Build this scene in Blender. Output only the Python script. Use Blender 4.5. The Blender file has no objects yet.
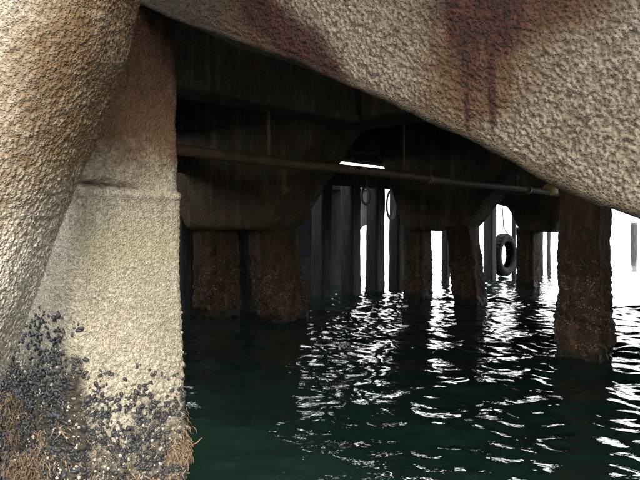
import bpy, math, random
import numpy as np
from mathutils import Vector

random.seed(7); np.random.seed(7)
R = math.radians
scene = bpy.context.scene
col = scene.collection

# ------------------------------------------------------------------ camera
CAMZ = 1.2          # metres above the water
F = 640.0           # focal length in photo pixels (640 px wide)
HZ = 232.0          # photo row of the horizon
cam_d = bpy.data.cameras.new('camera'); cam = bpy.data.objects.new('camera', cam_d); col.objects.link(cam)
cam_d.sensor_width = 36.0; cam_d.lens = 36.0
cam_d.clip_start = 0.05; cam_d.clip_end = 6000
cam.location = (0, 0, CAMZ)
cam.rotation_euler = (R(90) - math.atan((240 - HZ) / F), 0, 0)
scene.camera = cam

# ------------------------------------------------------------------ world, sun, exposure
SUN_AZ = R(160)     # direction towards the sun, clockwise from +Y (behind the camera, hazy bright sky)
SUN_EL = R(36)
w = bpy.data.worlds.new('World'); scene.world = w; w.use_nodes = True
nt = w.node_tree
bg = nt.nodes['Background']
sky = nt.nodes.new('ShaderNodeTexSky'); sky.sky_type = 'NISHITA'; sky.sun_disc = False
sky.sun_elevation = SUN_EL; sky.sun_rotation = SUN_AZ
sky.air_density = 1.0; sky.dust_density = 2.0; sky.ozone_density = 1.0
hs = nt.nodes.new('ShaderNodeHueSaturation'); hs.inputs['Saturation'].default_value = 0.35      # thin white overcast
nt.links.new(sky.outputs[0], hs.inputs['Color'])
ov = nt.nodes.new('ShaderNodeMix'); ov.data_type = 'RGBA'; ov.inputs[0].default_value = 0.6          # even cloud veil over the whole dome
ov.inputs[7].default_value = (6.6, 6.5, 6.35, 1); nt.links.new(hs.outputs[0], ov.inputs[6]); nt.links.new(ov.outputs[2], bg.inputs[0])
bg.inputs[1].default_value = 0.15
sl = bpy.data.lights.new('sun', 'SUN'); sl.energy = 0.8; sl.angle = R(16); sl.color = (1, 0.91, 0.76)
so = bpy.data.objects.new('sun', sl); col.objects.link(so)
sd = Vector((math.sin(SUN_AZ) * math.cos(SUN_EL), math.cos(SUN_AZ) * math.cos(SUN_EL), math.sin(SUN_EL)))
so.rotation_euler = sd.to_track_quat('Z', 'Y').to_euler(); so.location = (0, 0, 30)
vs = scene.view_settings
vs.view_transform = 'Standard'; vs.look = 'None'; vs.gamma = 1; vs.exposure = 2.85
scene.cycles.max_bounces = 8; scene.cycles.diffuse_bounces = 4; scene.cycles.glossy_bounces = 4

# ------------------------------------------------------------------ pier axes
LV = np.array([0.67, 0.742]); TV = np.array([0.742, -0.67])     # along the pier, across it
P0 = np.array([-0.5, 2.7])
def W(l, t): return P0 + LV * l + TV * t
def row_depth(px, t):                                            # where the sight line of a photo column meets the row at offset t
    s = (px - 320) / F
    return (TV[0] * (-P0[0]) - TV[1] * P0[1] - t + 0.0) / (-TV[1] - TV[0] * s) if False else \
        (t + TV[0] * P0[0] + TV[1] * P0[1]) / (TV[0] * s + TV[1])
def pix(px, py, d): return np.array([(px - 320) / F * d, d, CAMZ - (py - HZ) / F * d])

# ------------------------------------------------------------------ numpy noise
def _h(ix, iy, iz, k):
    n = (ix.astype(np.int64) * 73856093) ^ (iy.astype(np.int64) * 19349663) ^ (iz.astype(np.int64) * 83492791) ^ (k * 2654435761)
    n &= 0xffffffff
    n = ((n ^ (n >> 16)) * 0x45d9f3b) & 0xffffffff
    n = ((n ^ (n >> 16)) * 0x45d9f3b) & 0xffffffff
    n = n ^ (n >> 16)
    return (n & 0xffffff) / float(0x1000000)
def vnoise(p, scale, seed=0):
    q = p * scale; i = np.floor(q).astype(np.int64); f = q - i; f = f * f * (3 - 2 * f)
    out = np.zeros(len(p))
    for dx in (0, 1):
        wx = f[:, 0] if dx else 1 - f[:, 0]
        for dy in (0, 1):
            wy = f[:, 1] if dy else 1 - f[:, 1]
            for dz in (0, 1):
                wz = f[:, 2] if dz else 1 - f[:, 2]
                out += wx * wy * wz * _h(i[:, 0] + dx, i[:, 1] + dy, i[:, 2] + dz, seed)
    return out * 2 - 1
def fbm(p, scale, seed=0, n=4):
    o = np.zeros(len(p)); a = 1.0; tot = 0
    for k in range(n):
        o += a * vnoise(p, scale * 2 ** k, seed + k); tot += a; a *= 0.5
    return o / tot
def worley(p, scale, seed=0):
    q = p * scale; i = np.floor(q).astype(np.int64); f = q - i
    F1 = np.full(len(p), 9.0); F2 = np.full(len(p), 9.0); ID = np.zeros(len(p))
    for dx in (-1, 0, 1):
        for dy in (-1, 0, 1):
            for dz in (-1, 0, 1):
                a, b, c = i[:, 0] + dx, i[:, 1] + dy, i[:, 2] + dz
                d = np.sqrt((dx + _h(a, b, c, seed + 11) - f[:, 0]) ** 2 + (dy + _h(a, b, c, seed + 12) - f[:, 1]) ** 2 + (dz + _h(a, b, c, seed + 13) - f[:, 2]) ** 2)
                m = d < F1
                F2 = np.where(m, F1, np.minimum(F2, d))
                ID = np.where(m, _h(a, b, c, seed + 14), ID)
                F1 = np.where(m, d, F1)
    return F1, F2, ID
def lumps(p, scale, seed=0):
    F1, F2, ID = worley(p, scale, seed)
    return np.clip(1 - (F1 / 0.8) ** 2, 0, 1) ** 1.5 * 1.15 * (0.45 + 0.75 * ID)
def sstep(a, b, x):
    t = np.clip((x - a) / (b - a), 0, 1); return t * t * (3 - 2 * t)

# ------------------------------------------------------------------ mesh helpers
def link(o, parent=None):
    col.objects.link(o)
    if parent: o.parent = parent
    return o
def tag(o, label=None, cat=None, group=None, kind=None):
    kind = kind or ('thing' if cat else None)
    for k, v in (('label', label), ('category', cat), ('group', group), ('kind', kind)):
        if v: o[k] = v
    return o
def mesh_obj(name, V, Fc, mat, parent=None, smooth=True):
    me = bpy.data.meshes.new(name)
    me.from_pydata([tuple(v) for v in V] if not isinstance(V, np.ndarray) else V.tolist(), [], Fc.tolist() if isinstance(Fc, np.ndarray) else Fc)
    me.update()
    if mat: me.materials.append(mat)
    if smooth: me.polygons.foreach_set('use_smooth', [True] * len(me.polygons))
    o = bpy.data.objects.new(name, me)
    return link(o, parent)
def grid_faces(nr, nc, closed):
    r = np.arange(nr - 1)[:, None]; c = np.arange(nc if closed else nc - 1)[None, :]
    c2 = (c + 1) % nc
    return np.stack([r * nc + c, r * nc + c2, (r + 1) * nc + c2, (r + 1) * nc + c], -1).reshape(-1, 4)
def loft(name, rings, mat, parent=None, caps=True):
    """rings: (nr, nc, 3) closed sections -> a solid"""
    nr, nc, _ = rings.shape
    V = rings.reshape(-1, 3).tolist(); Fc = grid_faces(nr, nc, True).tolist()
    if caps:
        for r, flip in ((0, True), (nr - 1, False)):
            ci = len(V); V.append(rings[r].mean(0).tolist())
            for c in range(nc):
                a, b = r * nc + c, r * nc + (c + 1) % nc
                Fc.append([b, a, ci] if flip else [a, b, ci])
    return mesh_obj(name, V, Fc, mat, parent)
def coords(o):
    n = len(o.data.vertices); a = np.empty(n * 3); o.data.vertices.foreach_get('co', a); return a.reshape(-1, 3)
def normals(o):
    n = len(o.data.vertices); a = np.empty(n * 3, np.float32); o.data.vertex_normals.foreach_get('vector', a); return a.reshape(-1, 3).astype(float)
def displace(o, h):
    c = coords(o) + normals(o) * h[:, None]
    o.data.vertices.foreach_set('co', c.reshape(-1)); o.data.update()
def attr(o, name, vals):
    a = o.data.attributes.new(name, 'FLOAT', 'POINT'); a.data.foreach_set('value', np.clip(vals, 0, 1).astype(np.float32))
def fix_normals(o):
    import bmesh
    bm = bmesh.new(); bm.from_mesh(o.data); bmesh.ops.recalc_face_normals(bm, faces=bm.faces); bm.to_mesh(o.data); bm.free(); o.data.update()
def rrect(hx, hy, r, n):
    """n points, even spacing, round-cornered rectangle"""
    segs = []
    per = 4 * (hx + hy - 2 * r) + 2 * math.pi * r
    out = []
    cs = [(hx - r, hy - r, 0), (-hx + r, hy - r, 90), (-hx + r, -hy + r, 180), (hx - r, -hy + r, 270)]
    lens = [math.pi * r / 2, 2 * (hx - r), math.pi * r / 2, 2 * (hy - r)] * 2
    for k in range(n):
        s = per * k / n
        j = 0
        while s > lens[j] and j < 7: s -= lens[j]; j += 1
        c = cs[j // 2]
        if j % 2 == 0:
            a = R(c[2]) + s / r; out.append((c[0] + r * math.cos(a), c[1] + r * math.sin(a)))
        else:
            a = R(c[2] + 90); x, y = c[0] + r * math.cos(a), c[1] + r * math.sin(a)
            out.append((x - math.sin(a) * s, y + math.cos(a) * s))
    return np.array(out)
def box_bm(V, Fc, c, h, ax=None, bev=0.0):
    """append a (rotated) box to the lists; ax = 3 axis rows"""
    ax = np.eye(3) if ax is None else np.array(ax, float)
    b = len(V)
    for z in (-1, 1):
        for y in (-1, 1):
            for x in (-1, 1):
                V.append((np.array(c) + ax[0] * x * h[0] + ax[1] * y * h[1] + ax[2] * z * h[2]).tolist())
    Fc += [[b + i for i in f] for f in ((0, 2, 3, 1), (4, 5, 7, 6), (0, 1, 5, 4), (2, 6, 7, 3), (0, 4, 6, 2), (1, 3, 7, 5))]
PAX = [[LV[0], LV[1], 0], [TV[0], TV[1], 0], [0, 0, 1]]
def tube(name, pts, r, mat, parent=None, n=14, caps=True):
    pts = np.array(pts, float); rs = np.full(len(pts), r) if np.isscalar(r) else np.array(r)
    rings = []
    for i, p in enumerate(pts):
        t = pts[min(i + 1, len(pts) - 1)] - pts[max(i - 1, 0)]; t /= np.linalg.norm(t)
        u = np.cross(t, [0.01, 0.02, 1.0]); u /= np.linalg.norm(u); v = np.cross(t, u)
        a = np.linspace(0, 2 * math.pi, n, endpoint=False)
        rings.append(p + rs[i] * (np.cos(a)[:, None] * u + np.sin(a)[:, None] * v))
    o = loft(name, np.array(rings), mat, parent, caps); fix_normals(o); return o

# ------------------------------------------------------------------ materials
class M:
    def __init__(s, name, rough=0.8, spec=0.3):
        s.m = bpy.data.materials.new(name); s.m.use_nodes = True; s.t = s.m.node_tree; s.b = s.t.nodes['Principled BSDF']
        s.b.inputs['Roughness'].default_value = rough; s.b.inputs['Specular IOR Level'].default_value = spec
        s.tc = s.t.nodes.new('ShaderNodeTexCoord').outputs['Object']
    def n(s, typ, **kw):
        x = s.t.nodes.new(typ)
        for k, v in kw.items():
            if hasattr(x, k): setattr(x, k, v)
        return x
    def l(s, a, b): s.t.links.new(a, b)
    def noise(s, scale, detail=5, rough=0.6, dist=0, vec=None):
        x = s.n('ShaderNodeTexNoise'); x.inputs['Scale'].default_value = scale; x.inputs['Detail'].default_value = detail
        x.inputs['Roughness'].default_value = rough; x.inputs['Distortion'].default_value = dist
        s.l(vec or s.tc, x.inputs['Vector']); return x.outputs['Fac']
    def voro(s, scale, feature='F1', out='Distance'):
        x = s.n('ShaderNodeTexVoronoi', feature=feature); x.inputs['Scale'].default_value = scale
        s.l(s.tc, x.inputs['Vector']); return x.outputs[out]
    def attr(s, name):
        x = s.n('ShaderNodeAttribute'); x.attribute_name = name; return x.outputs['Fac']
    def ramp(s, fac, stops):
        x = s.n('ShaderNodeValToRGB'); e = x.color_ramp.elements
        while len(e) < len(stops): e.new(0.5)
        for q, (p, c) in zip(e, stops):
            q.position = p; q.color = (*c, 1) if len(c) == 3 else c
        s.l(fac, x.inputs[0]); return x.outputs[0]
    def math(s, op, a, b=None, c=None):
        x = s.n('ShaderNodeMath', operation=op); x.use_clamp = False
        for i, v in enumerate((a, b, c)):
            if v is None: continue
            if isinstance(v, (int, float)): x.inputs[i].default_value = v
            else: s.l(v, x.inputs[i])
        return x.outputs[0]
    def rng(s, v, a, b, c=0, d=1):
        x = s.n('ShaderNodeMapRange'); s.l(v, x.inputs[0])
        for i, q in enumerate((a, b, c, d)): x.inputs[i + 1].default_value = q
        return x.outputs[0]
    def mix(s, fac, a, b, blend='MIX'):
        x = s.n('ShaderNodeMix', data_type='RGBA', blend_type=blend)
        for i, v in ((0, fac), (6, a), (7, b)):
            if isinstance(v, (int, float)): x.inputs[i].default_value = v
            elif isinstance(v, tuple): x.inputs[i].default_value = (*v, 1)
            else: s.l(v, x.inputs[i])
        return x.outputs[2]
    def color(s, c):
        if isinstance(c, tuple): s.b.inputs['Base Color'].default_value = (*c, 1)
        else: s.l(c, s.b.inputs['Base Color'])
        return s
    def bump(s, h, strength=0.5, dist=0.01):
        x = s.n('ShaderNodeBump'); x.inputs['Strength'].default_value = strength; x.inputs['Distance'].default_value = dist
        s.l(h, x.inputs['Height']); s.l(x.outputs[0], s.b.inputs['Normal']); return s

# encrusted gunite concrete, tinted by stain and shade masks stored on the mesh
def crust_material(name, base_a, base_b, warm, scale=70):
    m = M(name, 0.85, 0.25)
    n1 = m.noise(2.2, 6, 0.65); n2 = m.noise(28, 4, 0.6); cell = m.voro(scale * 0.8, 'F1', 'Color')
    c = m.ramp(n1, [(0.3, base_a), (0.7, base_b)])
    g = m.n('ShaderNodeSeparateColor'); m.l(cell, g.inputs[0])
    c = m.mix(m.rng(g.outputs[0], 0.0, 1.0, 0.0, 0.55), c, m.ramp(g.outputs[1], [(0.0, tuple(x * 0.45 for x in base_a)), (0.55, base_b), (1.0, tuple(min(0.85, x * 1.45) for x in base_b))]))
    c = m.mix(m.rng(m.attr('grain'), 0.05, 0.55), m.mix(1.0, c, (0.50, 0.42, 0.33), 'MULTIPLY'), m.mix(1.0, c, (1.22, 1.22, 1.22), 'MULTIPLY'))
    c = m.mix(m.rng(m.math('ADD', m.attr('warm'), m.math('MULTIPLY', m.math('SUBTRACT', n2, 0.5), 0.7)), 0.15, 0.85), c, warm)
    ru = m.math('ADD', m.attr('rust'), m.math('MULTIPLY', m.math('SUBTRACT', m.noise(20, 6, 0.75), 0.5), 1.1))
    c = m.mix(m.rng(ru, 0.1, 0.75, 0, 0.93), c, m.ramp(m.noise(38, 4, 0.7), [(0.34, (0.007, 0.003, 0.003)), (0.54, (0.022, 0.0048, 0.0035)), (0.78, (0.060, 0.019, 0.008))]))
    gr = m.math('ADD', m.attr('grime_shade'), m.math('MULTIPLY', m.math('SUBTRACT', m.noise(40, 4, 0.7), 0.5), 0.9))
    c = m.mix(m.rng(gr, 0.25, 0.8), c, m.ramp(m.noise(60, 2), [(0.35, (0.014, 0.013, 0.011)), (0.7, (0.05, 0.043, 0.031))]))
    al = m.math('ADD', m.attr('algae'), m.math('MULTIPLY', m.math('SUBTRACT', n2, 0.5), 0.5))
    c = m.mix(m.rng(al, 0.2, 0.9, 0, 0.8), c, (0.24, 0.225, 0.12))
    m.color(c)
    v = m.n('ShaderNodeMapRange', interpolation_type='SMOOTHSTEP'); m.l(m.voro(scale * 1.15, 'F1'), v.inputs[0])
    for i_, q_ in ((1, 0.62), (2, 0.1), (3, 0.0), (4, 1.0)): v.inputs[i_].default_value = q_
    h = m.math('ADD', v.outputs[0], m.math('MULTIPLY', m.noise(scale * 3, 3, 0.6), 0.35))
    m.bump(h, 0.8, 0.005)
    return m.m
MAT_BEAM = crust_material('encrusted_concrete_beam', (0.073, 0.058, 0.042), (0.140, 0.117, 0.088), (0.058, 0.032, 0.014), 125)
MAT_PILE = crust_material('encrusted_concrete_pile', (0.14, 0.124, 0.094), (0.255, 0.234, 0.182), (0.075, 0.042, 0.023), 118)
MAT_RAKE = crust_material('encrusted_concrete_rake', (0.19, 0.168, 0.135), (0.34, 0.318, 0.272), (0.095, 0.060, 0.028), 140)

def dark_concrete(name, a, b, spot):
    m = M(name, 0.8, 0.1)
    c = m.ramp(m.noise(3.0, 7, 0.65), [(0.3, a), (0.7, b)])
    c = m.mix(m.rng(m.noise(14, 4), 0.55, 0.7), c, (0.085, 0.04, 0.02))
    mp = m.n('ShaderNodeMapping'); mp.inputs['Scale'].default_value = (5, 5, 0.5); m.l(m.tc, mp.inputs[0])
    c = m.mix(m.rng(m.noise(1.6, 5, 0.65, 0.3, mp.outputs[0]), 0.52, 0.72, 0, 0.6), c, tuple(min(0.3, x * 2.2) for x in b))      # lime streaks
    # barnacle crust grows from the splash zone down, patchy
    k = m.math('MULTIPLY', m.attr('crust'), m.rng(m.noise(7, 3), 0.35, 0.6))
    sp = m.math('MULTIPLY', m.rng(m.math('ADD', m.voro(48, 'F1'), m.math('MULTIPLY', m.noise(17, 3), 0.7)), 0.74, 0.52), k)
    c = m.mix(sp, c, spot)
    wet = m.attr('wet'); c = m.mix(m.math('MULTIPLY', wet, 0.7), c, (0.008, 0.009, 0.006))
    m.l(m.rng(wet, 0, 1, 0.8, 0.5), m.b.inputs['Roughness'])
    m.color(c)
    m.bump(m.math('ADD', m.noise(22, 5, 0.7), m.math('MULTIPLY', m.voro(30), -0.8)), 0.7, 0.02)
    return m.m
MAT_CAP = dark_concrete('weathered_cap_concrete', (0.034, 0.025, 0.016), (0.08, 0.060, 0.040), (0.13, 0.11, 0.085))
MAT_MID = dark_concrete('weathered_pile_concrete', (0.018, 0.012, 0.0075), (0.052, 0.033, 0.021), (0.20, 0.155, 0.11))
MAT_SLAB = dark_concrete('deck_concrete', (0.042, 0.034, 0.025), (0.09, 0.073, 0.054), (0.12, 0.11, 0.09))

def mk_timber():
    m = M('tarred_timber', 0.75, 0.2)
    mp = m.n('ShaderNodeMapping'); mp.inputs['Scale'].default_value = (9, 9, 0.7); m.l(m.tc, mp.inputs[0])
    g = m.noise(4, 6, 0.7, 0.4, mp.outputs[0])
    c = m.ramp(g, [(0.3, (0.010, 0.010, 0.011)), (0.55, (0.032, 0.033, 0.037)), (0.8, (0.10, 0.102, 0.11))])
    m.color(c).bump(g, 0.5, 0.02); return m.m
MAT_TIMBER = mk_timber()
def simple(name, a, b, scale, rough, spec=0.4, metal=0.0, bump=0.3, bd=0.005):
    m = M(name, rough, spec); m.b.inputs['Metallic'].default_value = metal
    nz = m.noise(scale, 6, 0.65)
    m.color(m.ramp(nz, [(0.3, a), (0.7, b)])).bump(nz, bump, bd); return m.m
MAT_PIPE = simple('rusty_pipe', (0.05, 0.032, 0.017), (0.13, 0.095, 0.055), 9, 0.65, 0.25, 0.0)
MAT_FLANGE = simple('rusty_flange', (0.05, 0.028, 0.016), (0.14, 0.085, 0.05), 20, 0.6, 0.4)
MAT_YELLOW = simple('yellow_wrap', (0.36, 0.21, 0.04), (0.6, 0.42, 0.12), 18, 0.6)
MAT_RUBBER = simple('tyre_rubber', (0.008, 0.008, 0.009), (0.022, 0.022, 0.024), 20, 0.8, 0.15)
MAT_ROPE = simple('rope_fibre', (0.16, 0.13, 0.09), (0.34, 0.29, 0.2), 60, 0.9)
MAT_HULL = simple('hull_paint', (0.008, 0.011, 0.018), (0.022, 0.027, 0.036), 2.2, 0.75, 0.12)
MAT_HULLLOW = simple('hull_bottom_paint', (0.02, 0.02, 0.018), (0.06, 0.055, 0.045), 5, 0.8, 0.1)
MAT_MUSSEL = simple('mussel_shell', (0.010, 0.010, 0.012), (0.034, 0.035, 0.038), 60, 0.45, 0.35)
MAT_BARN = simple('barnacle_shell', (0.16, 0.145, 0.115), (0.38, 0.35, 0.30), 30, 0.8)
MAT_WEED = simple('dry_hydroid_weed', (0.08, 0.05, 0.028), (0.26, 0.185, 0.115), 25, 0.85)

def mk_water():
    m = M('harbour_water', 0.03, 0.5)
    m.b.inputs['IOR'].default_value = 1.33
    m.color(m.ramp(m.noise(0.35, 3), [(0.3, (0.0065, 0.017, 0.0118)), (0.7, (0.009, 0.023, 0.016))]))
    mp = m.n('ShaderNodeMapping'); mp.inputs['Scale'].default_value = (0.75, 1.25, 1.0); m.l(m.tc, mp.inputs[0])
    a = m.noise(9, 3, 0.5, 0.6, mp.outputs[0]); b = m.noise(24, 2, 0.5, 0.3, mp.outputs[0])
    m.bump(m.math('ADD', a, m.math('MULTIPLY', b, 0.3)), 0.24, 0.02)
    return m.m
MAT_WATER = mk_water()

# ================================================================== SETTING
# ---- water: one sheet, fine ripples where they can be told apart, coarse out to the horizon
def axis(fine_a, fine_b, step, lo, hi):
    mid = list(np.arange(fine_a, fine_b + 1e-6, step)); s = step; x = mid[-1]; up = []
    while x < hi: s *= 1.22; x += s; up.append(min(x, hi))
    s = step; x = mid[0]; dn = []
    while x > lo: s *= 1.22; x -= s; dn.append(max(x, lo))
    return np.array(dn[::-1] + mid + up)
xs = axis(-3.5, 9.0, 0.03, -2500, 2500); ys = axis(1.2, 15.0, 0.03, -2500, 3500)
X, Y = np.meshgrid(xs, ys)
Z = np.zeros_like(X)
rng = np.random.RandomState(3)
fade = 1 / (1 + (np.maximum(0, np.hypot(X - 3, Y - 8) - 11) / 6) ** 2)
for k in range(54):
    lam = 0.14 * (1.4 / 0.14) ** rng.rand()
    th = R(80) + rng.randn() * R(48)
    kx, ky = 2 * math.pi / lam * math.cos(th), 2 * math.pi / lam * math.sin(th)
    amp = 0.0040 * lam ** 0.70 * (0.6 + 0.8 * rng.rand())
    ph = rng.rand() * 7
    wob = 1.2 * np.sin(X * 0.9 * math.cos(k) + Y * 0.7 * math.sin(k * 1.7) + k)
    Z += amp * np.sin(kx * X + ky * Y + ph + wob)
patch = 0.55 + 0.75 * sstep(-0.35, 0.45, fbm(np.stack([X.ravel(), Y.ravel(), 0 * X.ravel()], 1), 0.42, 5, 3)).reshape(X.shape)
Z *= patch * fade
wat = mesh_obj('water', np.stack([X, Y, Z], -1).reshape(-1, 3), grid_faces(len(ys), len(xs), False), MAT_WATER)
tag(wat, 'dark green rippled harbour water under the pier', kind='structure')

# ---- pier deck over everything
V, Fc = [], []
DECK_L0, DECK_L1, DECK_T0, DECK_T1, DECK_Z = -1.2, 15.5, -6.3, 6.0, 3.1
c = W((DECK_L0 + DECK_L1) / 2, (DECK_T0 + DECK_T1) / 2)
box_bm(V, Fc, (c[0], c[1], DECK_Z + 0.2), ((DECK_L1 - DECK_L0) / 2, (DECK_T1 - DECK_T0) / 2, 0.2), PAX)
deck = mesh_obj('pier_deck', V, Fc, MAT_SLAB, smooth=False)
tag(deck, 'concrete pier deck slab overhead', kind='structure')

# ---- unseen slabs added to keep sky light off the piles under the deck
def wall(name, l0, l1, t0, t1, label):
    V, Fc = [], []
    c = W((l0 + l1) / 2, (t0 + t1) / 2)
    box_bm(V, Fc, (c[0], c[1], 1.05), ((l1 - l0) / 2, (t1 - t0) / 2, 2.04), PAX)
    return tag(mesh_obj(name, V, Fc, MAT_SLAB, smooth=False), label, kind='structure')
wall('side_light_blocker', 0.4, 15.4, 4.6, 5.2, 'unseen slab added on the landward side to block sky light')
wall('end_light_blocker', -0.6, -0.2, -6.2, -1.9, 'unseen slab added at the pier end to block sky light')

# ================================================================== CONCRETE MEMBERS
def bent_beam(name, l0, l1, prof, mat, label, t_step=0.05, nseg=72, amp=0.012, group=None):
    """cap beam across the pier; prof = [(t, underside z)] ; its top meets the deck"""
    t = np.arange(prof[0][0], prof[-1][0] + 1e-6, t_step)
    zb = np.interp(t, [p[0] for p in prof], [p[1] for p in prof])
    k = np.ones(5) / 5; zb = np.convolve(np.pad(zb, 2, 'edge'), k, 'valid')
    rings = []
    for tt, z in zip(t, zb):
        hz = (DECK_Z - 0.002 - z) / 2
        rr = rrect((l1 - l0) / 2, hz, 0.07, nseg)
        ll = (l0 + l1) / 2 + rr[:, 0]
        xy = W(0, 0) + ll[:, None] * LV + tt * TV
        rings.append(np.concatenate([xy, (z + hz + rr[:, 1])[:, None]], 1))
    o = loft(name, np.array(rings), mat); fix_normals(o)
    p = coords(o)
    m = sstep(DECK_Z, DECK_Z - 0.25, p[:, 2])
    displace(o, (fbm(p, 2.5, 3) * amp * 1.6 + fbm(p, 9, 8) * amp - 0.012 * np.exp(-((p[:, 2] * 5.2 + 0.1 * fbm(p, 2, 9)) % 1.0 - 0.5) ** 2 / 0.004) - 0.03 * sstep(0.35, 0.6, fbm(p, 4, 13))) * m)
    p = coords(o); attr(o, 'crust', 0.15 + 0.0 * p[:, 2])
    tag(o, label, 'cap beam', group)
    return o
BG = 'cap beams across the pier'
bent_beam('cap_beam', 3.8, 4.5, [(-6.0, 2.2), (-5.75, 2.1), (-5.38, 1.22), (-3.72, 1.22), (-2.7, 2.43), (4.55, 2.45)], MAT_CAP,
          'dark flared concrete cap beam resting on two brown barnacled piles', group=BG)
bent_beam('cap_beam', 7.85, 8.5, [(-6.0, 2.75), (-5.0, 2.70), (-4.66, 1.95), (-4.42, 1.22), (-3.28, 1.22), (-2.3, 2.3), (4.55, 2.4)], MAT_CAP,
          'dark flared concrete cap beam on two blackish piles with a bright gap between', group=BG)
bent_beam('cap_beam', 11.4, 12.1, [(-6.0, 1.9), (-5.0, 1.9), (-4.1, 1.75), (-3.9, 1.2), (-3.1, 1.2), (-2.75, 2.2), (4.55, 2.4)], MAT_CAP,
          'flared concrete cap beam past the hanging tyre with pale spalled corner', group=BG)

# longitudinal stringers under the deck
def stringer(t, l0, l1, zb, hw, label, name='stringer_beam', group='stringer beams along the pier'):
    ls = np.arange(l0, l1 + 1e-6, 0.12); rings = []
    hz = (DECK_Z - 0.004 - zb) / 2
    rr = rrect(hw, hz, 0.05, 48)
    for l in ls:
        xy = W(l, t) + rr[:, :1] * TV
        rings.append(np.concatenate([xy, (zb + hz + rr[:, 1])[:, None]], 1))
    o = loft(name, np.array(rings), MAT_SLAB); fix_normals(o); p = coords(o)
    displace(o, (fbm(p, 3, 4) * 0.015 + fbm(p, 11, 6) * 0.008) * sstep(DECK_Z, DECK_Z - 0.2, p[:, 2]))
    attr(o, 'crust', 0.1 + 0 * coords(o)[:, 2])
    return tag(o, label, 'beam', group)
stringer(-2.35, 0.4, 3.78, 2.38, 0.22, 'dark concrete stringer beam running above and in front of the pipe')
stringer(-5.95, -1.0, 15.4, 2.61, 0.2, 'dark concrete edge beam above the timber fender piles', 'edge_beam', None)
stringer(0.0, 4.52, 7.83, 2.5, 0.2, 'dark concrete stringer beam behind the single free-standing pile')

# ---- generic pile
def pile(name, base, top, hx, hy, z0, z1, mat, label, step=0.03, amp=0.02, rot=0.0, seed=1, group=None, bulge=0.0, cat='pile'):
    """base/top: (x,y) at z=0 and at z=z1"""
    zs = np.arange(z0, z1 + 1e-6, step); n = int(4 * (hx + hy) / step)
    rr = rrect(hx, hy, min(hx, hy) * 0.22, n)
    ca, sa = math.cos(rot), math.sin(rot)
    ax = np.stack([LV * ca + TV * sa, -LV * sa + TV * ca])
    rings = []
    for z in zs:
        f = z / z1; c = np.array(base) * (1 - f) + np.array(top) * f
        s = 1 + bulge * math.exp(-((z - 0.35) / 0.5) ** 2)
        rings.append(np.concatenate([c + s * (rr[:, :1] * ax[0] + rr[:, 1:] * ax[1]), np.full((n, 1), z)], 1))
    o = loft(name, np.array(rings), mat); fix_normals(o)
    p = coords(o)
    lo = sstep(1.15, 0.55, p[:, 2])
    displace(o, fbm(p, 3, seed) * amp + fbm(p, 9, seed + 5) * amp * 0.7 + lumps(p, 20, seed) * amp * 1.1 * (0.25 + 0.75 * lo) + lumps(p, 11, seed + 3) * amp * 1.5 * lo * sstep(-0.3, 0.3, fbm(p, 3, seed + 7)))
    p = coords(o); attr(o, 'crust', 0.1 + 0.9 * lo); attr(o, 'wet', sstep(0.20, 0.07, p[:, 2] + 0.06 * fbm(p, 6, seed + 9)))
    return tag(o, label, cat, group)
def gpos(px, py): d = F * CAMZ / (py - HZ); return pix(px, HZ, d)[:2]
PG = 'concrete piles under the cap beams'
b = gpos(283, 321); t = pix(271, 232, b[1] - 0.05)[:2]
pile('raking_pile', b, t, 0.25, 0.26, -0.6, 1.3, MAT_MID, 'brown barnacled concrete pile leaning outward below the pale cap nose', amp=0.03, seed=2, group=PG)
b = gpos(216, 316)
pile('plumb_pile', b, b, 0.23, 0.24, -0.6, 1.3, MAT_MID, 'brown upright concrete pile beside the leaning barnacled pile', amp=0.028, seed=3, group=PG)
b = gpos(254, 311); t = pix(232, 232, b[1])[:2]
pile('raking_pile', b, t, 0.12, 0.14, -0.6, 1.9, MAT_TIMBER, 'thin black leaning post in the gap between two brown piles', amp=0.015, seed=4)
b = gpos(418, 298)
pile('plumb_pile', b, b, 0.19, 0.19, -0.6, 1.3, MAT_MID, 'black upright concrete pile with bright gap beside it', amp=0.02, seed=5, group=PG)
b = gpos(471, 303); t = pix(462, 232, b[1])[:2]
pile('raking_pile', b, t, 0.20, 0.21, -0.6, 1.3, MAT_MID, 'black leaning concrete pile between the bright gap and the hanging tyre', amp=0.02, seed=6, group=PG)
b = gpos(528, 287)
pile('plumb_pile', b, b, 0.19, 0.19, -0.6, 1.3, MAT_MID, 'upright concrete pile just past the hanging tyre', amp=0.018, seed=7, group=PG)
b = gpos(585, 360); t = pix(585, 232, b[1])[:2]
pile('plumb_pile', b, t, 0.20, 0.185, -0.7, 2.5, MAT_MID, 'single tall dark reddish concrete pile standing alone in open water', step=0.02, amp=0.022, seed=8, group=PG)

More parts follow.
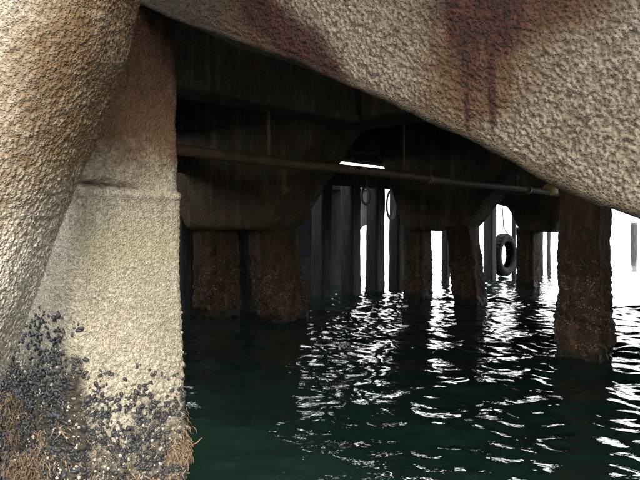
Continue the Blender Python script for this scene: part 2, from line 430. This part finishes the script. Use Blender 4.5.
# ================================================================== NEAR BEAM (encrusted haunch)
A = np.array([-0.525, 2.40]); D = np.array([0.82, -0.572]); Nb = np.array([0.572, 0.82])    # face line, direction, inward
edge_px = [(60, -25), (140, 8), (180, 27), (243, 48), (297, 67), (339, 86), (391, 107), (443, 131), (496, 157), (535, 179), (587, 202), (640, 221), (720, 245)]
et, ez = [], []
for px, py in edge_px:
    s = (px - 320) / F
    tt = (s * A[1] - A[0]) / (D[0] - s * D[1]); d = A[1] + tt * D[1]
    et.append(tt); ez.append(CAMZ - (py - HZ) / F * d)
et = [et[0] - 1.0] + et + [et[-1] + 0.5]; ez = [ez[0] + 0.02] + ez + [1.16]
def near_beam():
    TH = 0.52; ztop = DECK_Z - 0.003
    ts = np.concatenate([np.arange(et[0], -0.55, 0.03), np.arange(-0.55, 1.65, 0.0033), np.arange(1.65, et[-1], 0.03)])
    zb = np.interp(ts, et, ez)
    k = np.ones(9) / 9; zb = np.convolve(np.pad(zb, 4, 'edge'), k, 'valid')
    # section, going: top front -> down the face -> rounded arris -> soffit -> back -> up
    fr = np.concatenate([np.linspace(1.95, 1.02, 10), np.arange(1.0, 0.03, -0.0033)])    # height above the underside
    r = 0.03
    arc = [(r - r * math.cos(a), r - r * math.sin(a)) for a in np.linspace(0, math.pi / 2, 9)]
    sof = [(x, 0.0) for x in np.arange(r + 0.006, TH - 0.02, 0.012)]
    back = [(TH, 0.02), (TH, 0.3), (TH, 0.8), (TH, 1.3), (TH, 1.95)]
    sec = np.array([(0, h) for h in fr] + arc + sof + back)
    rings = []
    for tt, z in zip(ts, zb):
        p = A + tt * D
        xy = p + sec[:, :1] * Nb
        zz = z + sec[:, 1]
        top = sec[:, 1] > 1.0
        zz = np.where(top, z + 1.0 + (sec[:, 1] - 1.0) / 0.95 * (ztop - z - 1.0), zz)
        rings.append(np.concatenate([xy, zz[:, None]], 1))
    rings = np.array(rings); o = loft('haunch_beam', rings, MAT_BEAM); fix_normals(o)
    p = coords(o); tt = (p[:, :2] - A) @ D; zb_v = np.interp(tt, et, ez); hgt = p[:, 2] - zb_v
    # lumps lean along the haunch
    ax = np.array([[D[0], D[1], 0.0], [0, 0, 1.0], [Nb[0], Nb[1], 0]])
    q = p @ ax.T; q2 = q.copy(); q2[:, 0] = q[:, 0] + 0.2 * q[:, 1]; q2[:, 0] *= 1.1; q2[:, 1] *= 0.9
    rough = 0.45 + 0.55 * sstep(-0.1, 0.35, tt)
    g1 = lumps(q2, 96, 4)
    h = fbm(p, 3, 2) * 0.020 + (g1 * 0.0075 + lumps(q2, 128, 9) * 0.0050) * rough * (1 - 0.9 * sstep(0.046, 0.032, hgt)) + fbm(q2, 30, 21, 3) * 0.003
    h += -0.012 * sstep(0.10, 0.0, hgt) * (0.5 + 0.5 * fbm(p, 8, 31))
    displace(o, h); attr(o, 'grain', g1 * rough * sstep(0.02, 0.05, hgt) + 0.1)
    # stain masks on the face, with shade painted in at the left end: px positions of the photo turned into places along the beam
    def tz(px, py):
        s = (px - 320) / F; t0 = (s * A[1] - A[0]) / (D[0] - s * D[1]); return t0, CAMZ - (py - HZ) / F * (A[1] + t0 * D[1])
    p = coords(o); tt = (p[:, :2] - A) @ D; z = p[:, 2]
    wob = fbm(p, 5, 77) * 0.05
    t1, z1 = tz(482, 118); tw1, _ = tz(520, 40)
    width = 0.065 + 0.055 * sstep(z1, z1 + 0.42, z)
    st = (0.75 + 0.5 * vnoise(q * np.array([1, 0.12, 1]), 40, 88)) * np.exp(-((tt + wob - t1 - 0.03 * (z - z1)) / width) ** 2) * sstep(z1 - 0.10, z1 + 0.22, z)
    t2, z2 = tz(290, 40); a2 = tt - t2
    st2 = np.exp(-((a2 + wob) * 0.8 + (z - z2) * 0.85) ** 2 / 0.095 ** 2) * sstep(-0.16, 0.0, -(np.abs(a2) - 0.14))
    t3, z3 = tz(565, 15)
    st3 = 0.7 * np.exp(-((tt - t3 + wob) / 0.16) ** 2) * sstep(z3 - 0.14, z3 + 0.06, z)
    drip = vnoise(q * np.array([1, 0.06, 1]), 55, 89); st = st + 0.7 * sstep(0.25, 0.7, drip) * np.exp(-((tt - t1) / 0.13) ** 2) * sstep(z1 - 0.12, z1 + 0.02, z)
    attr(o, 'rust', st * 1.15 + st2 * 1.1 + st3 * 0.7 + 0.25 * sstep(0.42, 0.2, tt + wob * 2) + 0.2 * sstep(0.25, 0.05, tt))  # last two terms: left-end stain, deepened to paint in its shade
    edge = sstep(0.13, 0.02, z - np.interp(tt, et, ez)) * sstep(0.95, 0.3, tt)
    t4, z4 = tz(420, 20)
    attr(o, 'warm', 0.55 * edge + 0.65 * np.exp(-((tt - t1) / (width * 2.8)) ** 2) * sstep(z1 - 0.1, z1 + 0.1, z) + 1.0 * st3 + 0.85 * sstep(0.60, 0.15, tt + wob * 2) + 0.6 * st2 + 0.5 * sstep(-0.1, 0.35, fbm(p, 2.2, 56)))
    low = sstep(0.05, 0.0, z - np.interp(tt, et, ez))
    attr(o, 'grime_shade', 0.55 * low * sstep(0.1, 0.4, tt) + 0.62 * sstep(0.50, 0.10, tt + wob * 2) + 0.25 * sstep(0.1, 0.5, fbm(p, 1.7, 55)))  # middle term darkens the left end for stain and painted shade together
    attr(o, 'algae', 0.18 * sstep(0.04, 0.02, z - np.interp(tt, et, ez)) * sstep(0.4, 0.7, tt))
    tag(o, 'pale encrusted concrete haunch beam overhead streaked with dark red rust', 'haunch beam')
    return o
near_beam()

# ================================================================== LEFT PILE with jacket, mussels, weed
near_c = pix(75, 0, 2.40)[:2]             # its nearest corner
HS = 0.237
pile_c = near_c + LV * HS - TV * 0.345
def left_pile():
    step = 0.0048; zs = np.arange(0.10, 2.12, step); hx, hy = HS, 0.345
    zs = np.concatenate([np.arange(-0.8, 0.10, 0.04), zs])
    n = 400; rr = rrect(hx, hy, 0.035, n)
    # put more points on the two faces in view (+T and -L)
    per = np.arctan2(rr[:, 1] / hy, rr[:, 0] / hx)
    rings = []
    for z in zs:
        s = 1.0
        jk = float(sstep(1.365, 1.345, np.array(z)))              # jacket below, older pile above
        taper = 1 + 0.035 * float(sstep(0.6, 0.2, np.array(z))) - 0.035 * float(sstep(1.75, 2.05, np.array(z)))
        e = 0.010 * jk
        c2 = rr * taper; c2 = c2 + e * np.sign(c2) * np.minimum(1, np.abs(c2) / np.array([hx, hy])) 
        rings.append(np.concatenate([pile_c + c2[:, :1] * LV + c2[:, 1:] * TV, np.full((n, 1), z)], 1))
    o = loft('jacketed_pile', np.array(rings), MAT_PILE); fix_normals(o)
    p = coords(o); z = p[:, 2]
    jk = sstep(1.375, 1.345, z + fbm(p, 7, 41) * 0.03)
    lo = sstep(0.95, 0.45, z + fbm(p, 6, 40) * 0.12)
    g1 = lumps(p, 98, 14); attr(o, 'grain', 0.35 + 0.5 * g1)
    h = fbm(p, 3, 12) * 0.016 + g1 * (0.0040 + 0.005 * lo) + lumps(p, 60, 15) * 0.0035 * sstep(0.0, 0.4, fbm(p, 5, 19)) + lumps(p, 40, 16) * 0.012 * lo + lumps(p, 24, 17) * 0.022 * sstep(0.50, 0.36, z) * sstep(-0.1, 0.25, fbm(p, 7, 72))
    h += (fbm(p, 12, 18) * 0.008) * (1 - jk) + 0.012 * np.exp(-((z - 1.36 + 0.02 * fbm(p, 9, 3)) / 0.02) ** 2)
    h -= 0.02 * np.exp(-((z - 1.385 + 0.03 * fbm(p, 6, 33)) / 0.012) ** 2) * sstep(0.1, -0.15, (p[:, :2] - pile_c) @ LV)
    displace(o, h)
    p = coords(o); z = p[:, 2]; u = (p[:, :2] - pile_c) @ LV; sideL = sstep(-0.80 * HS, -1.03 * HS, u + fbm(p, 6, 44) * 0.03)
    up = sstep(1.30, 1.75, z + fbm(p, 4, 50) * 0.12)
    attr(o, 'warm', 0.15 * (1 - jk[:len(z)]) + 0.95 * up + 0.8 * sstep(0.45, 0.30, z) * sstep(-0.1, 0.25, fbm(p, 7, 72)))
    attr(o, 'rust', 0.5 * sstep(1.62, 1.95, z + fbm(p, 3, 51) * 0.12) + 0.7 * np.exp(-((z - 1.385) / 0.015) ** 2) * sstep(0.15, -0.1, u))
    attr(o, 'grime_shade', 0.7 * sstep(0.72, 0.28, z + fbm(p, 5, 52) * 0.20 - 0.20 * sideL) + 0.25 * sideL + 0.25 * up * sstep(0.1, 0.5, fbm(p, 3, 66)))  # foot growth, plus the side face toned darker over its full height
    attr(o, 'algae', 0.45 * np.exp(-((z - 1.13) / 0.16) ** 2) * (1 - sideL))
    return tag(o, 'pale square concrete pile with mussels and brown weed round its foot', 'pile')
lp = left_pile()

# surface points of the pile foot, on the faces in view
P = coords(lp); Nn = normals(lp)
uL = (P[:, :2] - pile_c) @ LV; uT = (P[:, :2] - pile_c) @ TV
vis = ((Nn[:, :2] @ TV > 0.2) | (Nn[:, :2] @ LV < -0.2) | (Nn[:, :2] @ LV > 0.3)) & (P[:, 2] > 0.1) & (P[:, 2] < 1.1)
CI = np.nonzero(vis)[0]
sideL_i = (Nn[:, :2] @ LV < -0.5)

def shell_proto(nu, nv, kind):
    V, Fc = [], []
    if kind == 'mussel':
        rings = []
        for i in range(nv + 1):
            f = i / nv; x = -1 + 2 * f
            ry = 0.66 * math.sqrt(max(0.0, 1 - abs(x) ** 2.4)) * (0.72 + 0.28 * x); rz = 0.56 * math.sqrt(max(0.0, 1 - x * x))
            for k in range(nu):
                a = 2 * math.pi * k / nu; V.append((x, ry * math.cos(a) + 0.10 * x * x, rz * math.sin(a)))
    else:
        for i, (r, z) in enumerate(((1.0, 0.0), (0.75, 0.55), (0.42, 0.85), (0.30, 0.55))):
            for k in range(nu):
                a = 2 * math.pi * k / nu; q = r * (1 + 0.12 * math.sin(3 * a + i)); V.append((q * math.cos(a), q * math.sin(a), z))
        nv = 3
    for i in range(nv):
        for k in range(nu):
            Fc.append([i * nu + k, i * nu + (k + 1) % nu, (i + 1) * nu + (k + 1) % nu, (i + 1) * nu + k])
    return np.array(V), np.array(Fc)
def frame(n):
    n = n / np.linalg.norm(n); a = np.cross(n, [0, 0, 1.0]); a /= np.linalg.norm(a); b = np.cross(n, a); return a, b, n
def scatter(name, idx, size, proto, mat, parent, kindw, stand):
    PV, PF = proto; Vs, Fs = [], []; off = 0
    for i in idx:
        a, b, n = frame(Nn[i]); s = size()
        th = random.uniform(0, 2 * math.pi); tl = random.uniform(-0.5, 0.5)
        e1 = a * math.cos(th) + b * math.sin(th); e2 = -a * math.sin(th) + b * math.cos(th)
        e1 = e1 * math.cos(tl) + n * math.sin(tl); e3 = np.cross(e1, e2)
        Vs.append(P[i] + n * s * stand + s * (PV[:, :1] * e1 + PV[:, 1:2] * e2 + PV[:, 2:] * e3)); Fs.append(PF + off); off += len(PV)
    o = mesh_obj(name, np.concatenate(Vs), np.concatenate(Fs), mat, parent); fix_normals(o); o['kind'] = kindw
    return o
def pick(n, dens):
    out = []
    while len(out) < n:
        i = random.choice(CI)
        if random.random() < dens(i): out.append(i)
    return out
def clus(i, sc=9, seed=90): return float(vnoise(P[i:i + 1], sc, seed)[0])
def d_mus(i):
    z = P[i, 2] - 0.20 * float(sstep(-0.75 * HS, -1.03 * HS, uL[i])) - 0.10 * clus(i, 6, 91)
    return max(0, min(1, (0.70 - z) / 0.24)) ** 1.3 * (0.10 + 0.90 * (clus(i, 13) > -0.12))
scatter('mussel_bed', pick(4200, d_mus), lambda: random.uniform(0.006, 0.0145), shell_proto(7, 6, 'mussel'), MAT_MUSSEL, lp, 'stuff', 0.25)
def d_bar(i): return (0.4 if P[i, 2] < 0.75 else 0.12) * (1.0 if clus(i, 11, 93) > 0.05 else 0.2)
scatter('barnacle_crust', pick(2200, d_bar), lambda: 0.0018 + 0.0058 * random.random() ** 2, shell_proto(7, 3, 'barnacle'), MAT_BARN, lp, 'stuff', 0.0)
# the few big mussels that can be told apart
big = shell_proto(14, 10, 'mussel')
def on_pile(px, py):
    """nearest visible surface point to a photo position"""
    d = P[CI, 1]; ux = 320 + F * P[CI, 0] / d; uy = HZ - F * (P[CI, 2] - CAMZ) / d
    front = (Nn[CI, :2] @ TV > 0.3) | (Nn[CI, :2] @ LV < -0.3)
    return CI[np.argmin((ux - px) ** 2 + (uy - py) ** 2 + 1e6 * ~front)]
for k, (px, py, s) in enumerate([(113, 380, .019), (88, 401, .017), (95, 385, .012), (63, 376, .016), (117, 400, .014), (120, 394, .012), (83, 428, .018), (90, 434, .015), (125, 411, .012), (135, 391, .011), (101, 395, .011), (92, 416, .012), (143, 425, .012), (57, 416, .014)]):
    i = on_pile(px, py); a, b2, n = frame(Nn[i]); th = random.uniform(0, 6.28)
    e1 = a * math.cos(th) + b2 * math.sin(th); e2 = np.cross(n, e1)
    o = mesh_obj('mussel', P[i] + n * s * 0.3 + s * (big[0][:, :1] * e1 + big[0][:, 1:2] * e2 * 1.25 + big[0][:, 2:] * n * 1.2), big[1], MAT_MUSSEL, lp); fix_normals(o)
# hanging weed: bundles of thin strands
def weed(idx):
    V, Fc = [], []
    for i in idx:
        n = Nn[i]; side = np.cross(n, [0, 0, 1.0]); side /= np.linalg.norm(side)
        for q in range(random.randint(4, 9)):
            L = random.uniform(0.02, 0.075); r0 = random.uniform(0.0018, 0.0052)
            p = P[i] + side * random.gauss(0, 0.018) + np.array([0, 0, random.gauss(0, 0.012)]) + n * 0.002
            v = n * random.uniform(0.0, 0.4) + side * random.gauss(0, 0.9) + np.array([0, 0, random.uniform(-0.7, 0.35)])
            v /= np.linalg.norm(v); m = 7; b0 = len(V)
            for k in range(m):
                r = r0 * (1 - 0.7 * k / m)
                for a in (0, 2.1, 4.2): V.append((p + r * (math.cos(a) * side + math.sin(a) * np.cross(v, side))).tolist())
                v = v + np.array([random.gauss(0, 0.5), random.gauss(0, 0.5), -0.22 + random.gauss(0, 0.25)]); 
                v -= n * max(0, v @ n) * 0.5; v /= np.linalg.norm(v); p = p + v * L / m
            for k in range(m - 1):
                for a in range(3):
                    Fc.append([b0 + k * 3 + a, b0 + k * 3 + (a + 1) % 3, b0 + (k + 1) * 3 + (a + 1) % 3, b0 + (k + 1) * 3 + a])
    o = mesh_obj('hanging_weed', V, Fc, MAT_WEED, lp); o['kind'] = 'stuff'; return o
def d_weed(i):
    z = P[i, 2]; top = 0.46 + (0.10 if sideL_i[i] else 0.0) + 0.10 * clus(i, 5, 97)
    edge = 0.5 if uL[i] > 0.6 * HS else 0.0
    return (0.55 + edge if clus(i, 7, 98) > -0.12 else 0.06) * max(0, min(1, (top - z) / 0.08))
weed(pick(1300, d_weed))

# ================================================================== NEAR RAKING PILE at the left
def near_rake():
    dep = 1.82
    ep = [(150, -150), (143, -60), (136, 0), (132, 20), (122, 60), (112, 85), (103, 110), (92, 140), (83, 160), (72, 190), (61, 215), (50, 242), (42, 268), (30, 300), (18, 330), (3, 368), (-40, 460), (-110, 600), (-250, 800)]
    ds = dep + 0.085
    ez_ = np.array([CAMZ - (y - HZ) / F * ds for x, y in ep]); ex = np.array([(x - 320) / F * ds for x, y in ep])
    zs = np.concatenate([np.arange(-0.6, 0.7, 0.03), np.arange(0.7, 1.9, 0.0048), np.arange(1.9, DECK_Z - 0.002, 0.03)])
    xe = np.interp(zs, ez_[::-1], ex[::-1]); xe = np.convolve(np.pad(xe, 8, 'edge'), np.ones(17) / 17, 'valid') - 0.002
    n = 620; a = np.linspace(0, 2 * math.pi, n, endpoint=False); rad = 0.28
    ca, sa = np.cos(a), np.sin(a); pw = 2 / 2.6
    sx = np.sign(ca) * np.abs(ca) ** pw * rad; sy = np.sign(sa) * np.abs(sa) ** pw * rad
    rings = np.array([np.stack([x - rad + sx, dep + 0.02 + sy, np.full(n, z)], 1) for x, z in zip(xe, zs)])
    o = loft('raking_pile', rings, MAT_RAKE); fix_normals(o)
    p = coords(o); z = p[:, 2]
    g1 = lumps(p, 100, 62); attr(o, 'grain', g1 + 0.1)
    displace(o, fbm(p, 3.2, 61) * 0.014 + g1 * 0.0055 + lumps(p, 60, 63) * 0.0035 * sstep(0.0, 0.4, fbm(p, 6, 66)) + fbm(p, 14, 64) * 0.003)
    p = coords(o); z = p[:, 2]; off = p[:, 0] - np.interp(z, ez_[::-1], ex[::-1])       # 0 at the right silhouette
    near = fbm(p, 3, 65) * 0.06
    attr(o, 'warm', (0.78 * sstep(-0.30, -0.02, off + near * 1.6) + 0.15 * fbm(p, 6, 69)) * sstep(0.95, 1.5, z))
    attr(o, 'rust', 0.28 * sstep(-0.12, -0.02, off + near) * sstep(1.3, 1.6, z))
    attr(o, 'grime_shade', 0.25 * sstep(0.0, 0.4, fbm(p, 5, 67)) * sstep(-0.3, -0.1, off) * sstep(1.0, 1.3, z) + 0.55 * sstep(0.6, 0.3, z))
    attr(o, 'algae', 0.25 * sstep(0.1, 0.5, fbm(p, 2, 68)) * sstep(1.2, 0.9, z))
    tag(o, 'bright rough concrete raking pile with orange-brown edge overlapping the square pile', 'pile')
near_rake()

# ================================================================== PIPE along the caps
PT, PZ = -2.42, 1.905
pipe = bpy.data.objects.new('service_pipe', None); link(pipe); pipe.location = (0, 0, 0)
tag(pipe, 'long rusty service pipe slung along the cap beams', 'pipe')
def PP(l, t=PT, z=PZ): a = W(l, t); return (a[0], a[1], z)
ls = np.linspace(0.2, 10.0, 60)
tube('pipe_run', [PP(l, PT, PZ + 0.008 * math.sin(l * 1.7)) for l in ls], 0.050, MAT_PIPE, pipe, 18)
for l in (0.9, 5.55, 8.6):
    tube('flange', [PP(l - 0.03), PP(l + 0.03)], 0.074, MAT_FLANGE, pipe, 16)
tube('hanger_rod', [PP(2.68, PT, PZ + 0.04), PP(2.68, PT, 2.2), PP(2.68, PT, 2.42)], 0.016, MAT_FLANGE, pipe, 8)
tube('hanger_rod', [PP(5.0, PT, PZ + 0.04), PP(5.0, PT, DECK_Z - 0.01)], 0.011, MAT_FLANGE, pipe, 8)
tube('hanger_rod', [PP(8.2, PT, PZ + 0.04), PP(8.2, PT, 2.36)], 0.02, MAT_FLANGE, pipe, 8)
tube('pipe_joint', [PP(9.35, PT, PZ + 0.03), PP(9.45, PT, PZ + 0.05), PP(9.6, PT, PZ + 0.06), PP(9.75, PT, PZ + 0.03)], [0.055, 0.10, 0.11, 0.06], MAT_YELLOW, pipe, 14)['label'] = 'yellow wrapped joint at the pipe end'

# ================================================================== FENDER PILES, waler, tyres
FT = -5.62
def fender(px, hw, label, lean=0.0, top=2.46, group='timber fender piles along the outer edge'):
    d = row_depth(px, FT); c = pix(px, HZ, d)[:2]
    zs = np.arange(-0.6, top, 0.06); rr = rrect(hw, hw, hw * 0.18, 28); rings = []
    for z in zs:
        cc = c + LV * lean * z
        rings.append(np.concatenate([cc + rr[:, :1] * LV + rr[:, 1:] * TV, np.full((len(rr), 1), z)], 1))
    o = loft('fender_pile', np.array(rings), MAT_TIMBER); fix_normals(o); p = coords(o)
    q = p.copy(); q[:, 2] *= 0.25
    displace(o, fbm(q, 9, int(px)) * 0.018 + lumps(p, 14, 5) * 0.02 * sstep(0.7, 0.2, p[:, 2]))
    tag(o, label, 'fender pile', group)
    for z in (2.12, 2.25):                                   # bolt heads through the waler
        a = c + TV * (hw + 0.002)
        tube('bolt', [(a[0], a[1], z), (a[0] + TV[0] * 0.03, a[1] + TV[1] * 0.03, z)], 0.025, MAT_FLANGE, o, 8)
    return o
for px, hw, lab, ln in [
    (184, .12, 'dark timber fender pile close behind the pale square pile', 0.0),
    (244, .11, 'grey timber fender pile seen through the gap between two brown piles', 0.0),
    (321, .14, 'dark timber fender pile first past the flared cap nose', 0.02),
    (351, .145, 'dark timber fender pile with blue-grey side, second past the flared cap nose', 0.0),
    (375, .145, 'dark timber fender pile, third past the flared cap nose', 0.01),
    (397, .125, 'dark timber fender pile beside the pale rope loop', 0.0),
    (446, .07, 'slim grey timber post in the bright gap between two black piles', 0.0),
    (477, .05, 'slim timber fender post against the leaning black pile', 0.0),
    (490, .12, 'grey timber fender pile beside the big hanging tyre', 0.0),
    (514, .05, 'slim timber fender post carrying the big hanging tyre', 0.0),
    (541, .05, 'slim pale timber post past the spalled cap beam', 0.0),
    (549, .04, 'thinnest pale timber post beside the single tall pile', 0.0)]:
    fender(px, hw, lab, ln)
V, Fc = [], []
c = W(5.6, FT + 0.17)
ls = np.arange(-1.5, 12.7, 0.1); rr = rrect(0.045, 0.14, 0.02, 20); rings = []
for l in ls:
    xy = W(l, FT + 0.20) + rr[:, :1] * TV; rings.append(np.concatenate([xy, (2.19 + rr[:, 1])[:, None]], 1))
o = loft('waler', np.array(rings), MAT_TIMBER); fix_normals(o); displace(o, fbm(coords(o), 6, 3) * 0.012)
tag(o, 'dark horizontal timber waler bolted across the fender piles behind the pipe', 'waler')

def tyre(px, py, Ro, ro, label, t_off, name='tyre', rope_top=2.05, turn=0.0):
    d = row_depth(px, FT + t_off); c = pix(px, py, d)
    root = bpy.data.objects.new(name, None); link(root); root.location = c
    root.rotation_euler = (0, 0, math.atan2(LV[1], LV[0]) + turn)
    tag(root, label, 'tyre', None)
    # local: x along the pier, y across, z up; carcass profile swept round y
    prof = [(-0.62, 0.64), (-0.9, 0.69), (-1.0, 0.82), (-0.95, 0.93), (-0.7, 1.0), (0, 1.02), (0.7, 1.0), (0.95, 0.93), (1.0, 0.82), (0.9, 0.69), (0.62, 0.64), (0.55, 0.68), (0.6, 0.8), (0.4, 0.92), (-0.4, 0.92), (-0.6, 0.8), (-0.55, 0.68)]
    n = 48; rings = []
    for k in range(n):
        a = 2 * math.pi * k / n
        rings.append([(Ro * r * math.cos(a), ro * y, Ro * r * math.sin(a)) for y, r in prof])
    rings.append(rings[0]); o = loft('carcass', np.array(rings), MAT_RUBBER, root, caps=False); fix_normals(o)
    V, Fc = [], []
    for k in range(30):
        a = 2 * math.pi * k / 30; u = np.array([math.cos(a), 0, math.sin(a)]); v = np.array([-math.sin(a), 0, math.cos(a)])
        for s in (-1, 1):
            box_bm(V, Fc, u * Ro * 1.015 + np.array([0, s * ro * 0.42, 0]), (Ro * 0.07, ro * 0.3, Ro * 0.022), [v, np.array([0, 1, 0]), u])
    mesh_obj('tread', V, Fc, MAT_RUBBER, root, smooth=False)
    tube('rope', [(0.02, 0, Ro * 0.7), (0.02, -ro * 1.15, Ro * 0.85), (0.0, -ro * 0.6, Ro * 1.1), (-0.06, -0.02, Ro * 1.35), (-0.16, 0.0, rope_top - c[2])], 0.016, MAT_ROPE, root, 8)
    return root
tyre(504, 255, 0.54, 0.14, 'big black tyre hung at the water beside the grey fender pile', 0.02, rope_top=2.3)
def rope_loop(px, py, rx, rz, label, mat):
    d = row_depth(px, FT + 0.32); c = pix(px, py, d)
    a = np.linspace(0, 2 * math.pi, 40)
    pts = [(c[0] + LV[0] * rx * math.sin(q), c[1] + LV[1] * rx * math.sin(q) + 0.02 * math.sin(2 * q), c[2] + rz * math.cos(q)) for q in a]
    root = tube('rope_loop', pts, 0.024, mat, None, 8, False)
    tag(root, label, 'rope', 'rope loops hung from the waler')
    tube('rope_tail', [(c[0], c[1], c[2] + rz), (c[0] + 0.01, c[1], c[2] + rz + 0.08), (c[0], c[1] + 0.02, 2.3)], 0.02, mat, root, 8)
rope_loop(391, 205, 0.14, 0.28, 'pale rope loop hanging beside the flared cap beam', simple('pale_rope', (0.4, 0.4, 0.42), (0.65, 0.66, 0.68), 50, 0.8))
rope_loop(366, 196, 0.13, 0.16, 'short dark rope loop hanging between two fender piles', MAT_ROPE)

# ================================================================== MOORED BARGE beyond the fenders
barge = bpy.data.objects.new('moored_barge', None); link(barge)
tag(barge, 'dark hull of a moored barge beyond the fender piles', 'barge')
HT0, HT1 = -7.0, -12.0
def hull_section(l):
    f = float(sstep(8.0, 12.0, np.array(l)))                 # raked, narrowing bow
    zb = -0.6 + 2.0 * f ** 1.6; t0 = HT0 - 1.4 * f ** 2.2; t1 = HT1 + 1.4 * f ** 2.2
    return zb, t0, t1
def hull(z0f, z1f, mat, name, out=0.0):
    rings = []
    for l in np.linspace(-9.0, 12.0, 80):
        zb, t0, t1 = hull_section(l); zt = 2.42
        a, b = zb + (zt - zb) * z0f, zb + (zt - zb) * z1f
        sec = [(t0 + out, a), (t0 + out, b), (t1 - out, b), (t1 - out, a)]
        rings.append([(*W(l, t), z) for t, z in sec])
    o = loft(name, np.array(rings), mat, barge); fix_normals(o)
    for p in o.data.polygons: p.use_smooth = False
    return o
hull(0.42, 1.0, MAT_HULL, 'hull_side'); hull(0.0, 0.42, MAT_HULLLOW, 'hull_bottom', -0.004)
hull(0.90, 0.965, MAT_RUBBER, 'rubbing_strake', 0.06)


# a far mooring post standing in the glare
def mooring_post(px, d, r, h, label):
    c = pix(px, HZ, d); o = tube('mooring_post', [(c[0], c[1], z) for z in np.linspace(-0.5, h, 12)], r, MAT_TIMBER, None, 12)
    tag(o, label, 'mooring post')
mooring_post(634, 34, 0.16, 1.7, 'distant mooring post standing in the glare past the tall pile')
